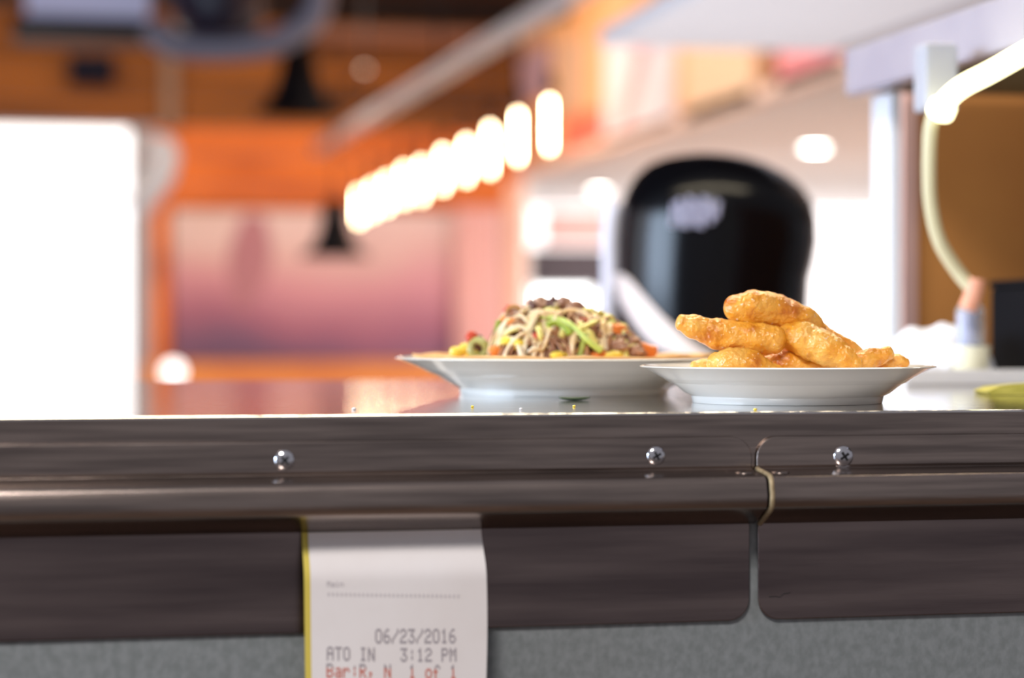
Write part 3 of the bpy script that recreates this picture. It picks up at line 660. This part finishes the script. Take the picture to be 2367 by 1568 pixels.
# crisp tortilla lining the plate
bm = bmesh.new(); n = 90; rings = []
for k, (rr0, zz) in enumerate([(.02,.0075),(.062,.0085),(.085,.0180),(.100,.0245)]):
    rg = []
    for i in range(n):
        a = 2*math.pi*i/n
        dv = RT*math.cos(a)+FW*math.sin(a)
        hr = rr0*(1 + (.03*noise.noise(Vector((math.cos(a)*3, math.sin(a)*3, k)))) ); 
        zz2 = zz + (.0018*noise.noise(Vector((math.cos(a)*5, math.sin(a)*5, 3+k)))+.0006 if k == 3 else 0)
        rg.append(bm.verts.new(Vector((PB.x,PB.y,TOP+zz2))+dv*hr))
    rings.append(rg)
for a_, b_ in zip(rings, rings[1:]):
    for i in range(n): bm.faces.new((a_[i], a_[(i+1)%n], b_[(i+1)%n], b_[i]))
bm.faces.new(rings[0])
o = finish(bm, 'tortilla_base', mat('tortilla', (.80,.50,.22), .55, var=(.62,.32,.10), scale=40, bump=.4), None, True)
md = o.modifiers.new('thick', 'SOLIDIFY'); md.thickness = .0012; md.offset = 1
tag(o, 'thin crisp tan tortilla lining the rear plate under the salad', 'tortilla')
# crumbs and leaf on the counter
def crumb(px, py, r, m, label, cat='crumb', grp='crumbs on the counter'):
    c = onZ(px, py, TOP); bm = bmesh.new(); bmesh.ops.create_icosphere(bm, subdivisions=2, radius=1)
    for v in bm.verts: v.co = Vector((v.co.x*1.2, v.co.y, v.co.z*.7+.6))*r*(1+.25*noise.noise(v.co*2+Vector((px,0,0))))
    bm.transform(Matrix.Translation(c)); return tag(finish(bm, 'crumb', m, None, True), label, cat, grp)
crumb(1746, 949, .0009, corn, 'tiny yellow crumb in front of the small plate')
crumb(1327, 941, .0008, corn, 'tiny yellow crumb in front of the larger plate')
crumb(1204, 948, .0009, white_m, 'tiny pale crumb left of the yellow one before the larger plate')
crumb(818, 948, .0011, white_m, 'tiny white crumb alone on the bare left part of the counter')
crumb(1092, 942, .0008, corn, 'tiny yellow crumb near the left foot of the larger plate')
c = onZ(1328, 926, TOP); bm = bmesh.new()
bmesh.ops.create_uvsphere(bm, u_segments=20, v_segments=8, radius=1)
for v in bm.verts: v.co = Vector((v.co.x*.0125*(1-.2*abs(v.co.x)), v.co.y*.004, v.co.z*.0011+.0011+.0008*v.co.x*v.co.x))
bm.transform(Matrix.Translation(c)); tag(finish(bm, 'herb_leaf', mat('dark_leaf', (.02,.05,.015), .45), None, True), 'dark green herb leaf lying at the foot of the larger plate', 'leaf')
# ------------------------------------------------------------------ black container behind
tag(boxobj('bar_table', (-.3, 1.15, 0), (1.75, 1.75, 1.06), mat('bar_table_wood', (.30,.13,.05), .35)), 'low wooden bar table behind the steel pass counter', 'table')
sil = [(356,1612,1640),(360,1580,1680),(368,1540,1722),(382,1506,1765),(405,1480,1808),(435,1460,1844),(470,1446,1868),(510,1438,1879),(560,1433,1881),(610,1431,1873),(645,1430,1863),(700,1429,1860),(800,1429,1858),(900,1429,1856),(1010,1431,1854)]
DC = 2.42
e = empty('black_container', Vector((at(1650,900,DC).x, at(1650,900,DC).y, 1.06)), 'large rounded glossy black container with a pale handle, behind the two plates', 'container')
bm = bmesh.new(); n = 64; rings = []
def ringpt(xl, xr, y, a, k=1.0):
    c = at((xl+xr)/2, y, DC); r = (xr-xl+16)/2/F*DC
    return c + RT*(r*math.cos(a)*k) + FW*(min(r,.105)*math.sin(a)*k)
for y, xl, xr in sil:
    if y == 1010: y = 753+(EYE-1.061)*F/DC
    rings.append([bm.verts.new(ringpt(xl, xr, y, 2*math.pi*i/n)) for i in range(n)])
for a_, b_ in zip(rings, rings[1:]):
    for i in range(n): bm.faces.new((a_[i], a_[(i+1)%n], b_[(i+1)%n], b_[i]))
bm.faces.new(rings[0]); bm.faces.new(rings[-1][::-1]); finish(bm, 'body', black_gloss, e, True)
def silx(y):
    for (y0,a0,b0),(y1,a1,b1) in zip(sil, sil[1:]):
        if y0 <= y <= y1: t = (y-y0)/(y1-y0); return a0+(a1-a0)*t, b0+(b1-b0)*t
    return sil[-1][1:]
def onbody(px, py, lift=.0015):
    xl, xr = silx(py); c = (xl+xr)/2; k = max(-1, min(1, (px-c)/((xr-xl)/2))); a = -math.acos(k)
    r = (xr-xl+16)/2/F*DC
    return at(c, py, DC) + RT*((r+lift)*math.cos(a)) + FW*((min(r,.105)+lift)*math.sin(a))
def patch(name, path, m, lift=.0015):      # ribbon lying on the body: list of (left px, right px, row)
    bm = bmesh.new(); rows = []
    for l, r, y in path:
        rows.append([[bm.verts.new(onbody(l+(r-l)*t/8, y, lf)) for t in range(9)] for lf in (lift, -.001)])
    for p, q in zip(rows, rows[1:]):
        for s in (0, 1):
            for t in range(8): bm.faces.new((p[s][t], p[s][t+1], q[s][t+1], q[s][t]))
        for t in (0, 8): bm.faces.new((p[0][t], p[1][t], q[1][t], q[0][t]))
    for rw in (rows[0], rows[-1]):
        for t in range(8): bm.faces.new((rw[0][t], rw[0][t+1], rw[1][t+1], rw[1][t]))
    return finish(bm, name, m, e, True)
stripe = [(1431,1442,635),(1432,1458,650),(1434,1482,683),(1440,1496,702),(1450,1512,721),(1460,1529,740),(1472,1550,759),(1486,1572,778),(1504,1596,797),(1524,1616,809),(1560,1650,830),(1600,1690,850)]  # course of the painted reflection band
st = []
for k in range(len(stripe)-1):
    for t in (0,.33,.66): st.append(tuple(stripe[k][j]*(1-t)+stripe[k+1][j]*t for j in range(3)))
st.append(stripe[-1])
o = patch('reflected_band', st, mat('reflection_band', (.90,.78,.74), .4)); o['label'] = 'pale pink white curved band painted as a reflection'  # pale band stands in for a bright reflection on the gloss
em = mat('reflection_pale', (.42,.42,.58), .4)  # pale strokes painted in place of window panes mirrored in the body
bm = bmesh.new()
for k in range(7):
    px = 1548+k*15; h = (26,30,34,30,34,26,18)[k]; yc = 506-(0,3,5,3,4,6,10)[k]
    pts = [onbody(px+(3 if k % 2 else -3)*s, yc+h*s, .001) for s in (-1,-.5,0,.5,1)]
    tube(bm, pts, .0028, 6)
o = finish(bm, 'pane_reflection', em, e); o['label'] = 'pale lavender window reflection painted as upright strokes'
# handle at the left side
hp = [at(1424, 470, DC), at(1414, 500, DC), at(1409, 560, DC), at(1410, 640, DC), at(1406, 700, DC), at(1408, 800, DC), at(1426, 900, DC)]
tubeobj('handle', hp, .0095, mat('handle_pale', (.80,.80,.92), .35), e, 14, sub=8)
# ------------------------------------------------------------------ right hand shelving at the end of the pass
XS = .70; zsl = EYE+.2046
e = empty('steel_shelf_unit', (XS, YB+.03, TOP), 'stainless shelf frame with a pale upright post at the right end of the counter', 'shelf unit')
post_m = mat('post_steel', (.86,.89,.96), .4, 0)
p0 = onY(2020, 500, YB+.02); pX = onY(2058, 500, YB+.005).x; pY = YB+.05
boxobj('post', (pX, YB+.005, .0), (onY(2083, 500, YB+.005).x, pY, zsl), post_m, e, .001)
boxobj('shelf_edge', (p0.x-.016, -.15, zsl), (p0.x+.0, YB+.05, zsl+.040), mat('shelf_edge_steel', (.56,.54,.64), .35, .4, var=(.46,.44,.56), scale=9), e, .002)
boxobj('shelf_board', (p0.x, -.15, zsl+.004), (p0.x+.55, YB+.05, zsl+.030), mat('shelf_under', (.10,.09,.05), .5), e)
e = empty('brown_cabinet', (1.2, .81, 0), 'tall plain brown wooden cabinet behind the glowing lamp tube', 'cabinet')
q0 = onY(2086, 500, .80); q1 = onY(2118, 500, .80)
boxobj('panel', (q1.x, .80, 0), (q1.x+.9, .83, zsl+.03), mat('brown_panel', (.55,.235,.055), .6, var=(.47,.19,.045), scale=6), e, .002)
o = boxobj('edge_strip', (q0.x, .798, 0), (q1.x, .83, zsl+.03), mat('pink_strip', (.80,.50,.44), .6), e); o['label'] = 'pinkish pale edge strip'
# glowing tube lamp with cord
rope = empty('rope_lamp', at(2185, 245, 1.62), 'glowing yellow white rope lamp under the steel shelf, its pale cord hanging down', 'lamp')
pts = [at(2172, 262, 1.62), at(2188, 232, 1.61), at(2225, 200, 1.59), at(2290, 166, 1.55), at(2375, 118, 1.50), at(2460, 70, 1.45)]
glow = mat('rope_glow', (1,1,.7), .4, emit=(1,.93,.52), estr=5)
P = catmull(pts, 8); tubeobj('glowing_tube', P, [.0100]*6+[.0072]*(len(P)-6), glow, rope, 14)
boxobj('clip', at(2138, 240, 1.63)+Vector((0,0,-.005)), at(2186, 110, 1.66), mat('clip_white', (.40,.42,.50), .4), rope, .003)
tubeobj('cord', [at(2163, 255, 1.62), at(2150, 300, 1.62), at(2147, 400, 1.63), at(2152, 480, 1.64), at(2172, 560, 1.65), at(2215, 630, 1.66), at(2250, 670, 1.66)], .0052, mat('cord_cream', (.75,.70,.46), .5), rope, 12, sub=8)
tubeobj('plug', [at(2256, 645, 1.66), at(2250, 680, 1.66), at(2236, 715, 1.66)], .0072, mat('plug_orange', (.90,.42,.28), .5), rope, 12, sub=4)
# jar, cloth, tub, tray, black box
def onTop(px, py): return onZ(px, py, TOP)
t0 = onTop(2100, 893); tray = empty('white_tray', Vector((0.62+.12, .58, TOP)), 'flat white tray at the right end of the counter under the black box', 'tray')
a = onTop(2110, 892)
boxobj('tray_base', (a.x, .46, TOP), (XR-.1, .66, TOP+.006), white_m, tray, .002)
bm = bmesh.new()
for lo, hi in (((a.x,.46,TOP+.006),(XR-.1,.468,TOP+.0115)), ((a.x,.652,TOP+.006),(XR-.1,.66,TOP+.0115)), ((a.x,.468,TOP+.006),(a.x+.008,.652,TOP+.0115))): box(bm, lo, hi)
finish(bm, 'tray_rim', white_m, tray)
ZT = TOP+.006
a = onY(2288, 700, .60); b_ = onY(2470, 700, .50); zt = onY(2300, 643, .50).z
e = empty('black_box', ((a.x+b_.x)/2, .55, ZT), 'black square bin standing on the white tray at the right edge', 'bin')
boxobj('bin_body', (a.x, .50, ZT), (b_.x, .60, zt-.006), black_matte, e, .003); boxobj('lid', (a.x-.001, .499, zt-.006), (b_.x+.001, .601, zt), black_matte, e, .002)
# crumpled white cloth
bm = bmesh.new(); cc = onY(2165, 850, .56); cc.z = ZT; N = 40
gr = {}
wx = (onY(2300,850,.56).x-onY(2050,850,.56).x)/2; hz = onY(2170,752,.56).z-ZT
for i in range(N+1):
    for j in range(N+1):
        u, v = i/N*2-1, j/N*2-1; rr2 = u*u+v*v
        h = hz*max(0, 1-rr2)**.6
        p = Vector((cc.x+u*wx, cc.y+v*.05, ZT+.0006+h)); 
        if rr2 < 1.0: p.z += h*.25*noise.noise(p*45)
        gr[i,j] = bm.verts.new(p) if rr2 < 1 else None
for i in range(N):
    for j in range(N):
        q = [v for v in (gr[i,j], gr[i+1,j], gr[i+1,j+1], gr[i,j+1]) if v]
        if len(q) >= 3: bm.faces.new(q)
o = finish(bm, 'cloth', mat('blue_white_cloth', (.84,.87,.98), .8), None, True); tag(o, 'crumpled bluish white cloth heaped on the tray behind the small plate', 'cloth')
c = onY(2243, 850, .50); c.z = ZT
e = empty('cream_tub', c, 'round cream tub on the white tray left of the black bin', 'tub')
rr3 = 46/F*1.62; zz = onY(2243, 800, .50).z-ZT
bm = bmesh.new(); lathe(bm, [(0,0),(rr3*.88,0),(rr3,zz-.004),(rr3+.001,zz),(rr3-.001,zz),(rr3*.85,.002),(0,.002)], 36, c); finish(bm, 'tub_wall', mat('cream_plastic', (.80,.78,.60), .45), e, True)
zc3 = onY(2243, 720, .50).z-ZT
bm = bmesh.new(); lathe(bm, [(0,.0025),(rr3*.52,.0025),(rr3*.55,zc3),(0,zc3)], 28, c+Vector((-.002,0,0))); o = tag(finish(bm, 'bottle', mat('blue_bottle', (.34,.46,.92), .3), None, True), 'small blue bottle standing inside the cream tub under the orange plug', 'bottle')
zc4 = onY(2243, 700, .50).z-ZT
gm = mat('clear_plastic', (.70,.68,.66), .3, alpha=.28)
bm = bmesh.new(); lathe(bm, [(rr3*.80,zz*.3),(rr3*.82,zz*1.4),(rr3*.75,zc4*.9),(rr3*.5,zc4),(rr3*.48,zc4),(rr3*.72,zc4*.89),(rr3*.79,zz*1.4),(rr3*.77,zz*.3)], 36, c); tag(finish(bm, 'plastic_cup', gm, None, True), 'cloudy clear plastic cup nested in the cream tub', 'cup')
# folded yellow slip
c = onTop(2335, 914); bm = bmesh.new()
pr_ = [(0,0),(.060,0),(.063,.002),(.050,.0060),(.024,.0078),(.006,.0056),(-.002,.0022)]
A = [bm.verts.new(c+RT*(u-.0125)+Vector((0,0,z+.0002))) for u, z in pr_]; B = [bm.verts.new(c+RT*(u-.0125)+FW*.045+Vector((0,0,z*.8+.0002))) for u, z in pr_]
bm.faces.new(A); bm.faces.new(B[::-1])
for k in range(len(pr_)): bm.faces.new((A[k], A[(k+1)%len(pr_)], B[(k+1)%len(pr_)], B[k]))
o = finish(bm, 'folded_slip', mat('lime_paper', (.58,.52,.10), .6, var=(.40,.36,.05), scale=60, stretch=(1,1,6)), None)
tag(o, 'folded yellow green paper slip on the counter at the right edge', 'paper slip')
